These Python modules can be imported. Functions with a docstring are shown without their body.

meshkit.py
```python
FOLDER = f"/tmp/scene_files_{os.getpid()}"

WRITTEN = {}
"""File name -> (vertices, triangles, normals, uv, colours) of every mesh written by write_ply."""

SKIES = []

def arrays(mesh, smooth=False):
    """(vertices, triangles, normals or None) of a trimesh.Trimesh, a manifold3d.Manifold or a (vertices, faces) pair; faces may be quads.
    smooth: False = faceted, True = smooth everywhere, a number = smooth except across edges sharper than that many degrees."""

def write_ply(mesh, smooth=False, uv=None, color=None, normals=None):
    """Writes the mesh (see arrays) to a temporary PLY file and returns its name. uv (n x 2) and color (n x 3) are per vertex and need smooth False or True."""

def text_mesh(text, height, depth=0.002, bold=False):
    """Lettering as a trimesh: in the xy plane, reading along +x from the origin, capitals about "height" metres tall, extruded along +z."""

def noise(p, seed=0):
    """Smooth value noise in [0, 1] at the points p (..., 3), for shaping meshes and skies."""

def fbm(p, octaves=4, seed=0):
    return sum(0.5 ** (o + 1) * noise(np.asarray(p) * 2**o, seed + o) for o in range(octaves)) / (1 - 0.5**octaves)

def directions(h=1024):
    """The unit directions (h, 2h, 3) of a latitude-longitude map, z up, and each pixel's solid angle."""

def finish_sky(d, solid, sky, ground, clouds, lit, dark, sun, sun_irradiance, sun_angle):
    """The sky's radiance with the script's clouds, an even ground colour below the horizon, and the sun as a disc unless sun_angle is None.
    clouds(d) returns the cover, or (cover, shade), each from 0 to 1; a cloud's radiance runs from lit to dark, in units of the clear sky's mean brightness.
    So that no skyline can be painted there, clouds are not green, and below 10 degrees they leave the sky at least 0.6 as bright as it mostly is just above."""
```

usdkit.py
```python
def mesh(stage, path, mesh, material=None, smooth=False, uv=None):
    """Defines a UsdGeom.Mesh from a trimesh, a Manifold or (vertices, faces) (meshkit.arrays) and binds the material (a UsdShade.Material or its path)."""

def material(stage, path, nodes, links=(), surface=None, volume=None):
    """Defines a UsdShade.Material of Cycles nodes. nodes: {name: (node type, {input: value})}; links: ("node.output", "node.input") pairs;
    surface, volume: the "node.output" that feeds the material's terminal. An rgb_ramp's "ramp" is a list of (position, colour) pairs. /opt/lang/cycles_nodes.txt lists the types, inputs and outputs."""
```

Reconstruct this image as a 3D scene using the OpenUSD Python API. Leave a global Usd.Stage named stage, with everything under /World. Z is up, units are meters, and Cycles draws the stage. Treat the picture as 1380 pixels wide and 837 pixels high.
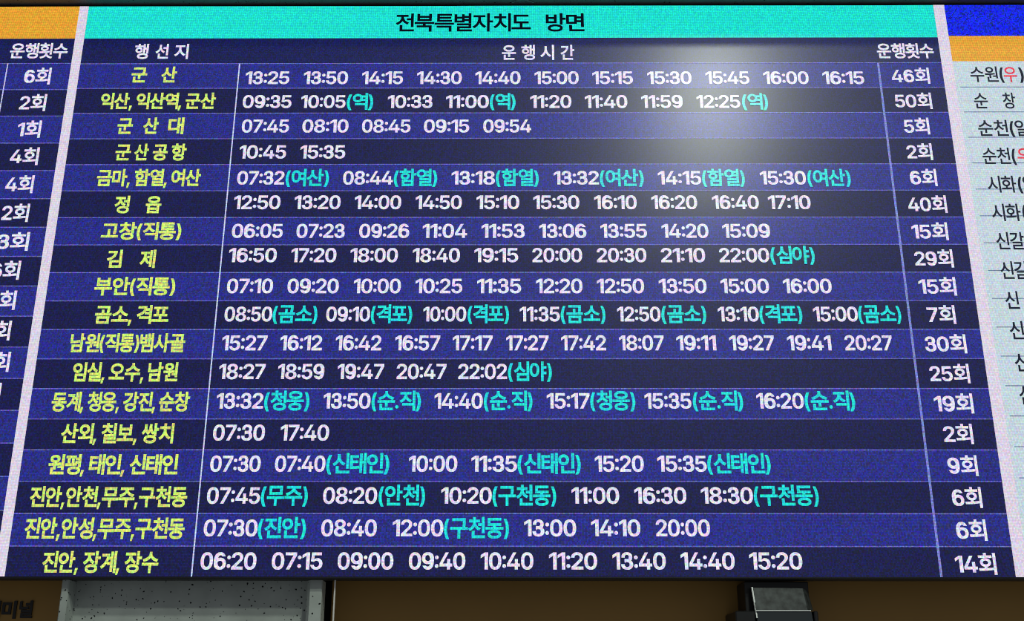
import math, random
import numpy as np
import trimesh
import usdkit
from pxr import Usd, UsdGeom, UsdLux, Gf
from shapely import affinity
from shapely.geometry import Polygon
from shapely.ops import unary_union

random.seed(7)
stage = Usd.Stage.CreateInMemory()
UsdGeom.SetStageUpAxis(stage, UsdGeom.Tokens.z)
UsdGeom.Xform.Define(stage, '/World')
UsdGeom.Scope.Define(stage, '/World/Looks')


def lin(r, g, b):
    return tuple((c / 255 / 12.92) if c / 255 <= 0.04045 else ((c / 255 + 0.055) / 1.055) ** 2.4 for c in (r, g, b))


# ------------------------------------------------------------------ camera, light, exposure
PW, PH, F = 1380, 837, 1500.0                      # the picture and the focal length in its pixels
YAW, PITCH, ROLL = -0.00484, 0.33605, 0.00117
EYE = np.array([0.0, -7.0, 1.6])                   # the screen's front is the plane y = 0
FWD = np.array([math.sin(YAW) * math.cos(PITCH), math.cos(YAW) * math.cos(PITCH), math.sin(PITCH)])
R0 = np.array([math.cos(YAW), -math.sin(YAW), 0])
U0 = np.cross(R0, FWD)
RIGHT = R0 * math.cos(ROLL) + U0 * math.sin(ROLL)
UP = -R0 * math.sin(ROLL) + U0 * math.cos(ROLL)
cam = UsdGeom.Camera.Define(stage, '/World/camera')
m = Gf.Matrix4d(*[float(x) for x in (*RIGHT, 0, *UP, 0, *(-FWD), 0, *EYE, 1)])
cam.AddTransformOp().Set(m)
cam.CreateHorizontalApertureAttr(36.0)
cam.CreateVerticalApertureAttr(36.0 * PH / PW)
cam.CreateFocalLengthAttr(36.0 * F / PW)
cam.CreateExposureAttr(0.0)


def at(px, py, y=0.0):
    """The point of the plane y = const that the photograph shows at a pixel (how the table's columns and the things behind it were measured)."""
    d = FWD + (px - PW / 2) / F * RIGHT + (PH / 2 - py) / F * UP
    return EYE + d * ((y - EYE[1]) / d[1])


# the hall's dim light
dome = UsdLux.DomeLight.Define(stage, '/World/hall_light')
dome.CreateIntensityAttr(1.0)
dome.CreateColorAttr(Gf.Vec3f(0.050, 0.052, 0.056))
# two high-bay lamps of the hall, in a row under the roof: their reflections lie on the screen
LAMP_Z = 10.6
for k, (px, py, power) in enumerate(((957, 100, 385.0), (962, 195, 300.0))):
    spot = at(px, py)
    to = spot - EYE
    mirror = np.array([to[0], -to[1], to[2]])
    lamp_at = spot + mirror * ((LAMP_Z - spot[2]) / mirror[2])
    lamp = UsdLux.SphereLight.Define(stage, f'/World/high_bay_lamp{"_001" if k else ""}')
    lamp.CreateRadiusAttr(0.30)
    lamp.CreateIntensityAttr(power)
    lamp.CreateColorAttr(Gf.Vec3f(0.92, 1.0, 0.88))
    lamp.AddTranslateOp().Set(Gf.Vec3d(*map(float, lamp_at)))

# ------------------------------------------------------------------ materials
MATS = {}


PITCH_LED = 0.0090                                  # the diodes stand about a centimetre apart


def screen_light(name, rgb, grain=0.45, strength=1.0, dots=0.2):
    """Lit LED pixels of one colour: every diode differs a little; the black mask between them is a dull gloss."""
    if name not in MATS:
        c = lin(*rgb)
        nodes = {
            'geo': ('geometry', {}),
            'cell': ('vector_math', {'math_type': 'snap', 'vector2': (PITCH_LED,) * 3}),
            'rnd': ('white_noise_texture', {'dimensions': '3D'}),
            'amp': ('vector_math', {'math_type': 'multiply_add', 'vector2': (2 * grain,) * 3, 'vector3': (1 - grain,) * 3}),
            'col': ('vector_math', {'math_type': 'multiply', 'vector2': c}),
            'xyz': ('separate_xyz', {}),
            'ax': ('math', {'math_type': 'multiply', 'value2': 2 * math.pi / PITCH_LED}),
            'az': ('math', {'math_type': 'multiply', 'value2': 2 * math.pi / PITCH_LED}),
            'cx': ('math', {'math_type': 'cosine'}),
            'cz': ('math', {'math_type': 'cosine'}),
            'mx': ('math', {'math_type': 'multiply_add', 'value2': -dots, 'value3': 1.0}),
            'mz': ('math', {'math_type': 'multiply_add', 'value2': -dots, 'value3': 1.0}),
            'dot': ('math', {'math_type': 'multiply'}),
            'lit': ('vector_math', {'math_type': 'scale'}),
            'p': ('principled_bsdf', {'base_color': (0.008, 0.008, 0.009), 'roughness': 0.5, 'specular_ior_level': 0.16, 'coat_weight': 0.35, 'coat_roughness': 0.27, 'emission_strength': strength}),
        }
        links = [('geo.position', 'cell.vector1'), ('cell.vector', 'rnd.vector'), ('rnd.color', 'amp.vector1'), ('amp.vector', 'col.vector1'), ('col.vector', 'lit.vector1'),
                 ('geo.position', 'xyz.vector'), ('xyz.x', 'ax.value1'), ('xyz.z', 'az.value1'), ('ax.value', 'cx.value1'), ('az.value', 'cz.value1'),
                 ('cx.value', 'mx.value1'), ('cz.value', 'mz.value1'), ('mx.value', 'dot.value1'), ('mz.value', 'dot.value2'), ('dot.value', 'lit.scale'), ('lit.vector', 'p.emission_color')]
        MATS[name] = usdkit.material(stage, '/World/Looks/' + name, nodes, links, surface='p.BSDF')
    return MATS[name]


def plain(name, rgb, rough=0.5, metallic=0.0, spec=0.5, noise=0.0, scale=6.0):
    if name not in MATS:
        c = lin(*rgb)
        nodes = {'p': ('principled_bsdf', {'base_color': c, 'roughness': rough, 'metallic': metallic, 'specular_ior_level': spec})}
        links = []
        if noise:
            nodes['geo'] = ('geometry', {})
            nodes['n'] = ('noise_texture', {'scale': scale, 'detail': 4.0})
            nodes['r'] = ('rgb_ramp', {'ramp': [(0.3, tuple(x * (1 - noise) for x in c)), (0.7, tuple(min(1, x * (1 + noise)) for x in c))]})
            links = [('geo.position', 'n.vector'), ('n.fac', 'r.fac'), ('r.color', 'p.base_color')]
        MATS[name] = usdkit.material(stage, '/World/Looks/' + name, nodes, links, surface='p.BSDF')
    return MATS[name]


def pitted_stone(name, rgb, pits=(26, 30, 30)):
    """Travertine-like stone: faint clouds and small open pits."""
    c, d = lin(*rgb), lin(*pits)
    nodes = {
        'geo': ('geometry', {}),
        'cloud': ('noise_texture', {'scale': 5.0, 'detail': 5.0}),
        'tone': ('rgb_ramp', {'ramp': [(0.3, tuple(x * 0.85 for x in c)), (0.7, tuple(x * 1.12 for x in c))]}),
        'warp': ('noise_texture', {'scale': 30.0, 'detail': 2.0}),
        'add': ('vector_math', {'math_type': 'multiply_add', 'vector2': (0.02, 0.02, 0.02)}),
        'v': ('voronoi_texture', {'scale': 52.0}),
        'bw': ('separate_color', {}),
        'size': ('map_range', {'from_min': 0.5, 'from_max': 1.0, 'to_min': 0.0, 'to_max': 0.32, 'clamp': True}),
        'in': ('math', {'math_type': 'less_than'}),
        'mix': ('mix_color', {'b': d}),
        'inv': ('math', {'math_type': 'subtract', 'value1': 1.0}),
        'bump': ('bump', {'strength': 0.6, 'distance': 0.006}),
        'p': ('principled_bsdf', {'roughness': 0.6, 'specular_ior_level': 0.3}),
    }
    links = [('geo.position', 'cloud.vector'), ('cloud.fac', 'tone.fac'), ('geo.position', 'warp.vector'), ('warp.color', 'add.vector1'), ('geo.position', 'add.vector3'),
             ('add.vector', 'v.vector'), ('v.color', 'bw.color'), ('bw.r', 'size.value'), ('v.distance', 'in.value1'), ('size.result', 'in.value2'),
             ('in.value', 'mix.fac'), ('tone.color', 'mix.a'), ('mix.result', 'p.base_color'), ('in.value', 'inv.value2'), ('inv.value', 'bump.height'), ('bump.normal', 'p.normal')]
    MATS[name] = usdkit.material(stage, '/World/Looks/' + name, nodes, links, surface='p.BSDF')
    return MATS[name]


# ------------------------------------------------------------------ things, parts, labels
USED = {}


def path_for(parent, name):
    base = (str(parent.GetPath()) if parent else '/World') + '/' + name
    n = USED.get(base, 0)
    USED[base] = n + 1
    return base if n == 0 else f'{base}_{n:03d}'


def tag(prim, label=None, category=None, group=None, kind=None):
    for k, v in (('label', label), ('category', category), ('group', group), ('kind', kind)):
        if v:
            prim.SetCustomDataByKey(k, v)
    return prim


def thing(name, label, category, loc):
    x = UsdGeom.Xform.Define(stage, path_for(None, name))
    x.AddTranslateOp().Set(Gf.Vec3d(*map(float, loc)))
    p = tag(x.GetPrim(), label, category)
    ORIGIN[p.GetPath()] = np.asarray(loc, float)
    return p


ORIGIN = {}


def obj(name, mesh, material, parent=None, label=None, kind=None, smooth=False):
    """One mesh prim; mesh in world coordinates."""
    top = parent
    while top and top.GetPath() not in ORIGIN and str(top.GetPath().GetParentPath()) != '/World':
        top = top.GetParent()
    off = ORIGIN.get(top.GetPath(), np.zeros(3)) if top else np.zeros(3)
    if isinstance(mesh, trimesh.Trimesh):
        mesh = (mesh.vertices, mesh.faces)
    v, f = np.asarray(mesh[0], float) - off, np.asarray(mesh[1])
    p = usdkit.mesh(stage, path_for(parent, name), trimesh.Trimesh(v, f, process=False) if f.shape[1] == 3 else (v, f), material, smooth=smooth)
    return tag(p.GetPrim(), label=label, kind=kind)


def box(x0, x1, y0, y1, z0, z1, bevel=0.0):
    """A box with chamfered edges."""
    if bevel <= 0:
        b = trimesh.creation.box((x1 - x0, y1 - y0, z1 - z0))
        b.apply_translation(((x0 + x1) / 2, (y0 + y1) / 2, (z0 + z1) / 2))
        return b
    pts = []
    for sx in (0, 1):
        for sy in (0, 1):
            for sz in (0, 1):
                c = np.array([(x0, x1)[sx], (y0, y1)[sy], (z0, z1)[sz]])
                s = np.array([1 - 2 * sx, 1 - 2 * sy, 1 - 2 * sz]) * bevel
                for k in range(3):
                    q = c + s
                    q[k] = c[k]
                    pts.append(q)
    return trimesh.convex.convex_hull(np.array(pts))


def sheet(poly, y):
    """A flat figure of the screen's picture, facing the hall (-y)."""
    vs, fs, n = [], [], 0
    for g in getattr(poly, 'geoms', [poly]):
        if g.is_empty or g.area < 1e-9:
            continue
        v, f = trimesh.creation.triangulate_polygon(g, engine='earcut')
        vs.append(np.c_[v[:, 0], np.full(len(v), y), v[:, 1]])
        a, b, c = (v[f[:, k]] for k in range(3))
        flip = ((b - a)[:, 0] * (c - a)[:, 1] - (b - a)[:, 1] * (c - a)[:, 0]) < 0
        f = np.where(flip[:, None], f[:, ::-1], f)
        fs.append(f + n)
        n += len(v)
    return np.vstack(vs), np.vstack(fs)


def rect(x0, x1, z0, z1):
    return Polygon([(x0, z0), (x1, z0), (x1, z1), (x0, z1)])


# ------------------------------------------------------------------ lettering: outlines in thousandths of an em
GLYPHS = {}
for row in '''0|45 330 45 395 50 456 59 506 76 565 96 609 126 652 155 681 191 706 236 725 288 735 344 736 406 726 460 704 489 684 516 657 546 616 565 579 580 536 596 456 601 395 601 331 594 251 579 185 547 111 512 64 485 39 456 20 426 6 379 -6 303 -10 261 -5 218 8 186 23 159 41 114 89 80 150 65 194 54 244|192 396 198 271 209 216 229 168 255 136 296 116 336 114 375 125 406 152 429 190 445 247 452 307 454 396 447 466 431 531 410 571 385 596 344 612 302 612 268 600 236 571 215 531 200 473
2|62 522 76 590 108 646 154 690 194 712 224 724 296 736 357 735 396 729 431 719 471 700 522 660 549 625 562 596 572 560 574 494 559 439 526 383 491 339 276 127 276 123 584 122 584 -1 69 -1 69 107 329 349 384 407 405 434 424 470 430 501 430 524 417 566 392 595 357 612 304 618 264 607 230 582 210 544 205 504 63 504
4|33 129 33 247 304 726 449 727 186 263 183 251 385 250 385 454 521 454 521 251 615 249 615 130 521 128 521 0 380 0 379 129
5|59 168 55 204 201 204 205 177 213 160 242 130 286 111 328 109 370 119 406 144 430 179 441 226 437 276 422 312 393 345 354 365 301 370 268 364 232 347 205 323 71 345 105 726 546 726 546 604 229 604 211 433 213 420 245 450 293 472 328 480 375 481 421 474 459 460 492 440 525 411 551 376 565 350 580 305 586 260 585 209 576 165 555 115 526 75 499 49 464 25 397 -1 354 -9 295 -10 230 0 196 11 159 30 128 53 104 76 71 128
7|69 727 577 727 577 601 274 0 119 1 399 553 421 598 421 604 69 605
8|44 180 44 210 50 245 65 281 83 307 105 331 136 354 163 366 200 376 198 381 164 391 125 416 95 451 76 493 70 526 74 581 88 619 114 656 148 686 198 714 245 729 301 736 361 735 420 724 479 699 521 667 551 631 570 590 576 556 576 526 570 493 552 454 526 421 492 396 449 381 446 377 490 364 534 337 565 306 591 262 602 221 602 169 591 129 561 81 539 59 501 33 469 16 429 3 347 -10 299 -10 245 -4 173 19 141 35 99 68 75 95 60 120 50 146|199 218 203 176 213 153 242 123 284 104 338 100 382 110 421 136 442 172 447 218 444 238 434 261 403 294 364 312 309 317 267 307 240 292 211 260|215 536 218 499 229 473 255 445 280 433 301 428 344 428 383 441 412 468 429 506 429 546 414 581 385 607 346 621 299 621 260 607 235 586 219 556
:|51 64 53 94 66 125 95 150 125 159 155 157 186 144 210 117 220 86 219 56 205 25 176 0 146 -9 116 -7 85 6 61 33|51 426 53 456 66 487 95 512 125 521 155 520 186 506 210 480 220 449 219 419 205 388 176 363 146 354 116 355 85 369 61 395
(|81 266 85 381 106 510 145 642 191 746 206 771 342 771 299 664 258 523 238 413 230 320 234 219 250 124 289 -3 342 -136 206 -136 204 -132 154 -36 116 64 94 155
)|48 -136 100 -8 130 84 152 188 160 268 155 393 135 513 90 669 48 771 184 771 220 705 242 651 270 566 289 489 301 415 309 331 309 263 301 184 281 89 259 19 232 -45 185 -135
,|28 -192 70 110 216 110 127 -192
.|51 64 53 94 66 125 95 150 125 159 155 157 186 144 210 117 220 86 219 56 205 25 176 0 146 -9 116 -7 85 6 61 33
1|205 0 360 0 360 728 215 728 30 612 30 476 205 583
3|44 225 182 225 190 232 215 232 215 228 201 228 195 222 197 188 203 166 212 149 231 128 267 110 290 106 329 108 359 117 383 134 404 167 411 212 404 257 382 290 359 307 337 314 261 312 231 296 205 263 206 306 195 312 195 445 225 446 230 451 230 461 254 445 337 442 359 455 380 480 388 507 388 549 376 583 353 606 328 617 286 620 251 610 230 595 212 568 206 540 208 505 205 500 63 500 66 577 78 618 111 668 159 706 221 730 270 737 356 734 422 716 475 682 502 652 522 618 537 554 537 502 529 458 513 421 488 381 514 357 539 323 557 283 566 238 566 182 557 137 539 97 514 63 460 23 392 -2 338 -9 272 -9 193 5 130 35 83 80 61 116 53 137 44 182
6|223 498 229 491 284 499 353 499 382 496 434 483 479 461 518 432 549 396 561 376 580 330 589 277 589 213 580 160 561 114 534 75 500 42 458 17 408 0 353 -9 254 -6 227 0 178 17 137 42 102 75 87 94 65 136 51 185 40 364 45 454 50 492 68 558 80 588 111 641 149 682 171 699 219 724 246 732 276 736 348 736 378 732 430 713 454 699 495 663 513 641 544 588 555 560 408 560 383 588 359 601 330 605 302 601 278 588 257 567 239 539|300 120 305 113 334 113 359 117 390 131 408 146 422 164 438 210 438 270 422 316 408 334 390 349 347 366 302 367 266 359 229 334 208 302 218 237 239 181 267 142
9|407 230 401 237 346 229 277 229 248 232 196 245 151 267 112 296 81 332 69 352 50 398 41 451 41 515 50 568 69 614 96 653 130 686 172 711 222 728 277 737 376 734 403 728 452 711 493 686 528 653 543 634 565 592 579 543 590 364 585 274 580 236 562 170 550 140 519 87 481 46 459 29 411 4 384 -4 354 -8 282 -8 252 -4 200 15 176 29 135 65 117 87 86 140 75 168 222 168 247 140 271 127 300 123 328 127 352 140 373 161 391 189|330 608 325 615 296 615 271 611 240 597 222 582 208 564 192 518 192 458 208 412 222 394 240 379 283 362 328 361 364 369 401 394 422 426 412 491 391 547 363 586
전|218 221 299 221 300 9 819 9 819 -59 218 -59|529 510 529 577 711 578 711 826 794 826 794 163 711 163 711 508|54 343 143 391 209 452 259 534 280 624 279 686 79 686 79 754 562 754 562 686 364 684 364 629 373 577 411 494 440 458 483 419 524 391 582 365 541 299 485 324 414 375 363 433 323 502 299 450 261 395 207 341 155 305 95 279
북|50 316 50 384 867 384 866 316 499 316 500 211 766 211 766 -79 683 -79 682 144 141 144 141 211 416 211 417 316|158 806 240 806 241 704 677 704 678 806 760 806 760 468 158 468|240 536 677 535 677 639 241 640
특|49 349 867 349 867 283 50 281|158 804 766 804 766 738 240 737 241 654 742 654 742 590 241 590 240 500 771 499 771 434 158 434|141 195 760 195 761 -79 678 -79 677 127 141 128
별|211 245 211 311 792 311 792 96 296 96 295 2 826 1 827 -66 213 -66 213 159 711 159 711 244|94 785 177 785 178 656 421 656 421 785 502 785 503 699 711 699 711 827 792 827 792 355 711 355 711 469 503 469 502 391 94 391|504 634 503 534 711 534 711 635|421 590 178 591 178 459 421 459
자|663 -79 663 827 745 827 745 463 892 462 892 393 745 392 745 -79|35 161 82 190 127 228 196 312 250 421 272 526 272 665 68 665 68 734 555 734 555 665 355 664 358 508 373 442 394 388 434 319 476 266 533 216 586 185 542 120 513 133 468 165 408 226 355 304 316 394 287 323 255 263 204 193 146 136 84 96
치|708 827 790 827 790 -79 708 -79|68 159 116 188 166 228 237 315 280 406 294 457 301 518 301 602 91 603 91 670 300 670 300 810 382 810 383 670 589 670 589 603 382 602 390 462 405 409 436 343 479 283 518 243 570 203 619 177 574 113 505 153 439 213 381 291 343 373 316 306 279 241 236 188 186 141 113 96
도|50 36 50 105 417 106 417 336 154 338 154 754 766 754 766 686 238 686 238 404 775 404 775 336 499 336 499 106 870 105 870 36
방|669 827 752 827 753 600 885 600 885 530 753 530 752 284 669 284|166 106 174 139 196 176 225 202 268 226 365 252 494 259 616 241 670 221 701 202 730 176 751 141 760 79 751 41 732 9 702 -20 659 -45 562 -71 433 -78 311 -60 265 -44 228 -22 194 9 176 38 168 68|249 87 253 65 270 39 320 9 399 -9 497 -11 583 1 640 25 671 58 679 102 664 136 641 156 608 172 528 190 431 192 348 181 290 159 255 123|88 771 169 771 169 635 423 635 424 770 505 771 506 354 88 353|424 568 169 569 169 420 423 420
면|212 224 296 225 297 9 815 9 815 -59 213 -59|92 749 504 749 504 669 711 669 711 826 794 826 794 165 711 165 711 406 504 406 504 325 93 325|504 476 710 474 711 600 504 600|173 681 173 392 422 391 422 681
행|213 76 215 106 226 137 239 156 276 189 364 224 483 239 629 231 731 201 766 180 795 151 812 116 818 84 812 45 801 20 777 -9 752 -27 667 -61 554 -76 418 -71 358 -60 306 -42 266 -20 238 8 219 41|296 96 301 53 318 33 363 8 448 -10 546 -12 642 0 696 21 726 50 734 90 726 112 709 132 669 154 592 171 492 175 399 165 338 144 304 113|539 286 539 810 617 809 618 582 732 581 733 827 812 827 812 255 733 255 732 514 618 513 617 288|45 720 233 720 234 820 315 821 317 720 502 720 502 654 45 654|83 445 85 480 96 515 134 562 184 591 256 606 332 601 400 575 446 530 467 470 467 433 459 396 445 370 417 340 370 313 290 296 208 304 141 334 101 378 89 406|159 437 173 400 203 374 249 359 301 359 347 374 374 395 391 431 392 464 379 500 352 525 311 541 256 544 209 531 175 505 159 471
선|212 224 296 224 297 9 815 9 815 -59 213 -59|514 545 514 614 711 614 711 826 794 826 794 150 711 150 711 545|51 344 106 370 157 406 197 447 235 500 257 549 274 612 278 772 359 772 361 619 370 579 393 524 426 473 470 428 519 393 579 365 535 300 483 324 435 356 390 399 351 450 319 513 282 436 246 386 202 343 152 306 95 279
지|708 827 790 827 790 -79 708 -79|50 161 136 220 214 313 264 413 281 474 289 528 289 665 79 665 79 734 584 734 584 665 372 664 372 546 379 486 396 423 423 365 464 303 515 248 568 208 614 184 569 118 495 161 428 225 373 303 332 391 306 325 269 256 226 199 171 144 98 96
운|49 367 869 367 869 300 508 300 507 116 424 116 423 300 49 300|154 -59 155 206 237 205 238 10 777 10 777 -59|141 608 150 674 173 711 206 742 294 784 414 804 544 800 614 786 664 769 710 742 744 711 765 676 775 635 765 569 744 534 710 503 671 480 621 461 557 448 489 441 351 449 291 463 243 481 201 506 173 534 150 571|231 643 235 592 249 570 298 536 373 515 464 509 563 519 633 544 675 580 688 624 681 653 669 673 618 710 537 732 432 738 352 727 279 700 240 663
시|708 -79 708 827 790 827 790 -79|45 179 108 218 164 269 215 338 254 414 272 471 286 544 288 749 371 749 374 537 386 476 409 413 445 345 500 275 553 229 611 193 562 129 490 174 439 223 399 274 358 345 331 411 305 343 267 273 224 213 169 158 95 111
간|668 827 752 827 753 554 885 554 885 484 753 483 752 166 668 166|188 -59 188 232 271 232 272 9 791 9 791 -59|51 335 191 394 248 429 301 470 342 513 379 564 404 618 419 682 418 689 88 689 88 757 509 757 499 656 471 573 421 488 356 416 242 335 162 296 87 269
횟|146 -14 267 15 370 66 412 105 430 130 444 164 448 205 530 205 535 162 555 119 588 83 638 48 731 9 831 -11 802 -75 706 -55 634 -29 574 4 538 31 489 88 450 40 402 3 339 -31 276 -54 176 -75|708 827 790 827 790 163 708 163|54 310 307 316 307 387 228 404 169 438 139 483 136 541 158 584 208 621 286 644 374 648 449 636 510 610 545 577 564 530 559 481 526 435 467 403 390 387 390 320 634 341 640 281 384 254 66 246|214 515 226 480 262 456 306 445 368 442 417 450 457 468 481 495 485 524 475 548 447 571 406 585 344 590 287 584 247 569 221 546|84 746 307 746 308 834 390 834 390 746 612 746 612 684 85 684
수|50 249 50 317 867 317 867 249 498 249 497 -79 416 -79 416 249|93 481 223 520 291 556 340 594 380 639 406 688 416 736 416 795 502 795 503 728 516 678 554 620 604 574 705 516 777 493 826 484 795 416 690 443 614 478 555 516 503 565 460 626 424 573 372 523 301 475 239 446 125 416
회|704 827 787 827 787 -79 704 -79|55 160 307 168 307 265 246 279 198 304 160 340 136 390 133 450 143 490 164 526 199 559 233 577 280 592 385 597 436 587 480 570 517 544 541 516 556 487 566 441 564 400 554 368 534 335 494 300 446 278 391 266 391 172 646 191 652 130 392 101 68 94|211 420 225 379 257 350 308 331 371 329 417 339 456 361 481 397 487 434 475 477 441 511 392 530 332 534 279 522 244 502 215 462|74 716 307 716 308 826 391 826 392 716 622 716 622 649 75 649
군|50 429 659 429 679 572 682 711 154 711 154 779 764 779 761 576 741 429 870 429 870 361 504 361 504 144 423 144 422 361 50 361|152 225 236 225 237 9 782 9 782 -59 153 -59
산|669 159 669 827 752 827 753 550 885 550 885 480 753 480 752 159|190 222 274 222 275 9 792 9 792 -59 190 -59|46 349 107 378 158 414 195 450 235 509 257 563 270 621 273 772 354 772 356 621 370 567 393 519 431 467 477 425 525 394 576 372 536 306 480 330 428 365 380 410 343 460 316 511 291 456 252 399 207 353 156 315 90 284
익|188 240 791 240 791 -79 708 -79 707 172 188 173|708 827 791 827 791 290 708 290|70 543 79 624 94 660 119 696 156 730 194 751 275 772 369 767 410 755 452 732 492 697 516 664 532 626 541 584 536 505 522 466 496 425 435 375 390 356 340 346 286 345 236 353 193 368 154 390 124 416 96 454 78 499|152 542 169 487 204 446 266 419 333 416 386 433 431 469 455 514 460 582 439 638 395 680 341 700 279 701 219 681 179 646 155 597
역|64 546 69 609 95 674 145 729 205 761 265 775 339 774 421 746 457 721 483 694 709 694 711 827 794 827 794 294 711 294 709 424 483 424 452 393 421 371 340 344 265 343 205 356 145 389 103 433 76 483|520 492 711 491 711 626 520 626 529 540|144 552 156 494 197 444 247 419 314 413 370 428 416 463 444 513 450 572 432 631 397 672 342 700 279 705 217 686 174 651 149 603|190 244 794 244 794 -79 711 -79 711 176 190 176
대|532 807 610 807 610 464 737 464 738 827 817 827 816 -79 738 -79 737 396 610 396 610 -31 533 -31|83 717 417 717 417 650 165 650 165 216 326 220 467 241 475 171 311 149 83 145
공|51 339 51 406 386 406 386 580 467 580 468 406 866 406 866 339|141 75 144 119 158 152 186 186 210 204 259 227 310 242 424 256 567 249 670 220 714 195 737 174 759 142 770 101 769 68 757 34 742 11 701 -24 659 -45 606 -61 487 -76 351 -70 249 -44 200 -17 168 13 150 41|224 86 235 51 253 34 295 11 378 -7 484 -11 577 0 645 25 680 58 688 100 676 127 662 142 610 171 529 189 434 192 348 184 270 157 233 123|148 714 148 781 762 781 760 588 739 466 658 474 677 587 681 714
항|669 827 752 827 753 577 885 576 885 506 753 506 752 244 669 244|173 75 175 105 188 137 205 161 238 187 281 209 333 224 436 236 560 231 664 205 705 182 737 152 754 125 762 82 749 24 735 4 696 -29 615 -61 505 -76 374 -71 265 -42 228 -21 200 4 180 38|256 71 260 54 276 33 324 6 403 -10 497 -12 579 -2 643 21 675 54 680 87 672 110 656 129 612 152 533 169 438 171 354 161 295 140 263 110|53 725 277 725 278 835 361 835 362 725 586 725 586 659 53 659|103 434 103 471 111 506 148 559 211 596 290 612 385 607 456 582 484 564 511 534 526 505 535 466 534 429 525 398 509 369 484 343 429 311 341 294 243 301 173 329 130 366 113 396|184 439 199 402 229 376 276 360 344 358 390 368 427 389 451 423 456 461 440 503 411 529 357 547 303 550 248 539 213 519 188 485
금|50 379 50 446 656 446 657 451 677 574 682 711 154 711 154 779 764 779 761 593 740 447 870 446 870 379|151 255 766 255 767 -66 151 -66|233 189 233 1 685 2 685 189
마|662 827 745 827 745 467 892 466 892 396 745 396 745 -79 663 -79|86 736 501 736 500 151 86 151|168 220 419 219 418 670 168 670
함|669 827 752 827 753 588 885 587 885 518 753 517 752 283 669 283|184 230 751 231 752 -66 184 -66|266 164 265 1 670 2 670 164|52 731 277 731 278 835 361 835 362 731 586 731 586 665 53 664|103 439 110 509 130 545 151 567 213 602 294 619 395 611 467 581 497 556 516 531 535 471 534 434 524 399 484 346 426 314 347 298 259 301 179 329 145 354 125 378|184 444 196 409 229 380 274 364 336 360 387 370 422 389 449 422 456 466 440 508 411 534 357 552 303 555 248 544 214 525 188 490
열|211 251 211 317 792 317 792 99 296 99 295 2 826 1 827 -66 213 -66 213 161 709 161 711 250|64 578 70 644 100 707 148 754 205 782 278 796 361 790 427 765 483 719 711 719 711 827 792 827 792 364 711 364 711 465 484 465 435 420 370 393 278 384 214 395 154 423 108 464 76 518|521 650 529 610 522 531 711 532 711 652|144 585 153 538 187 490 233 463 303 451 370 466 420 504 444 547 450 603 431 661 401 695 346 722 292 729 236 719 189 692 154 646
여|66 411 70 514 93 605 131 676 163 710 194 732 264 756 339 752 386 734 424 706 456 669 481 625 711 625 713 827 794 827 794 -80 713 -80 711 271 487 271 451 208 395 155 327 129 254 129 219 139 181 159 140 196 118 228 83 309|504 557 516 462 506 339 712 339 712 557|145 467 153 354 168 302 194 253 227 220 261 204 302 200 346 214 380 241 411 292 430 352 438 474 416 580 395 622 370 652 332 676 283 684 239 671 199 637 171 591 155 541
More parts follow.
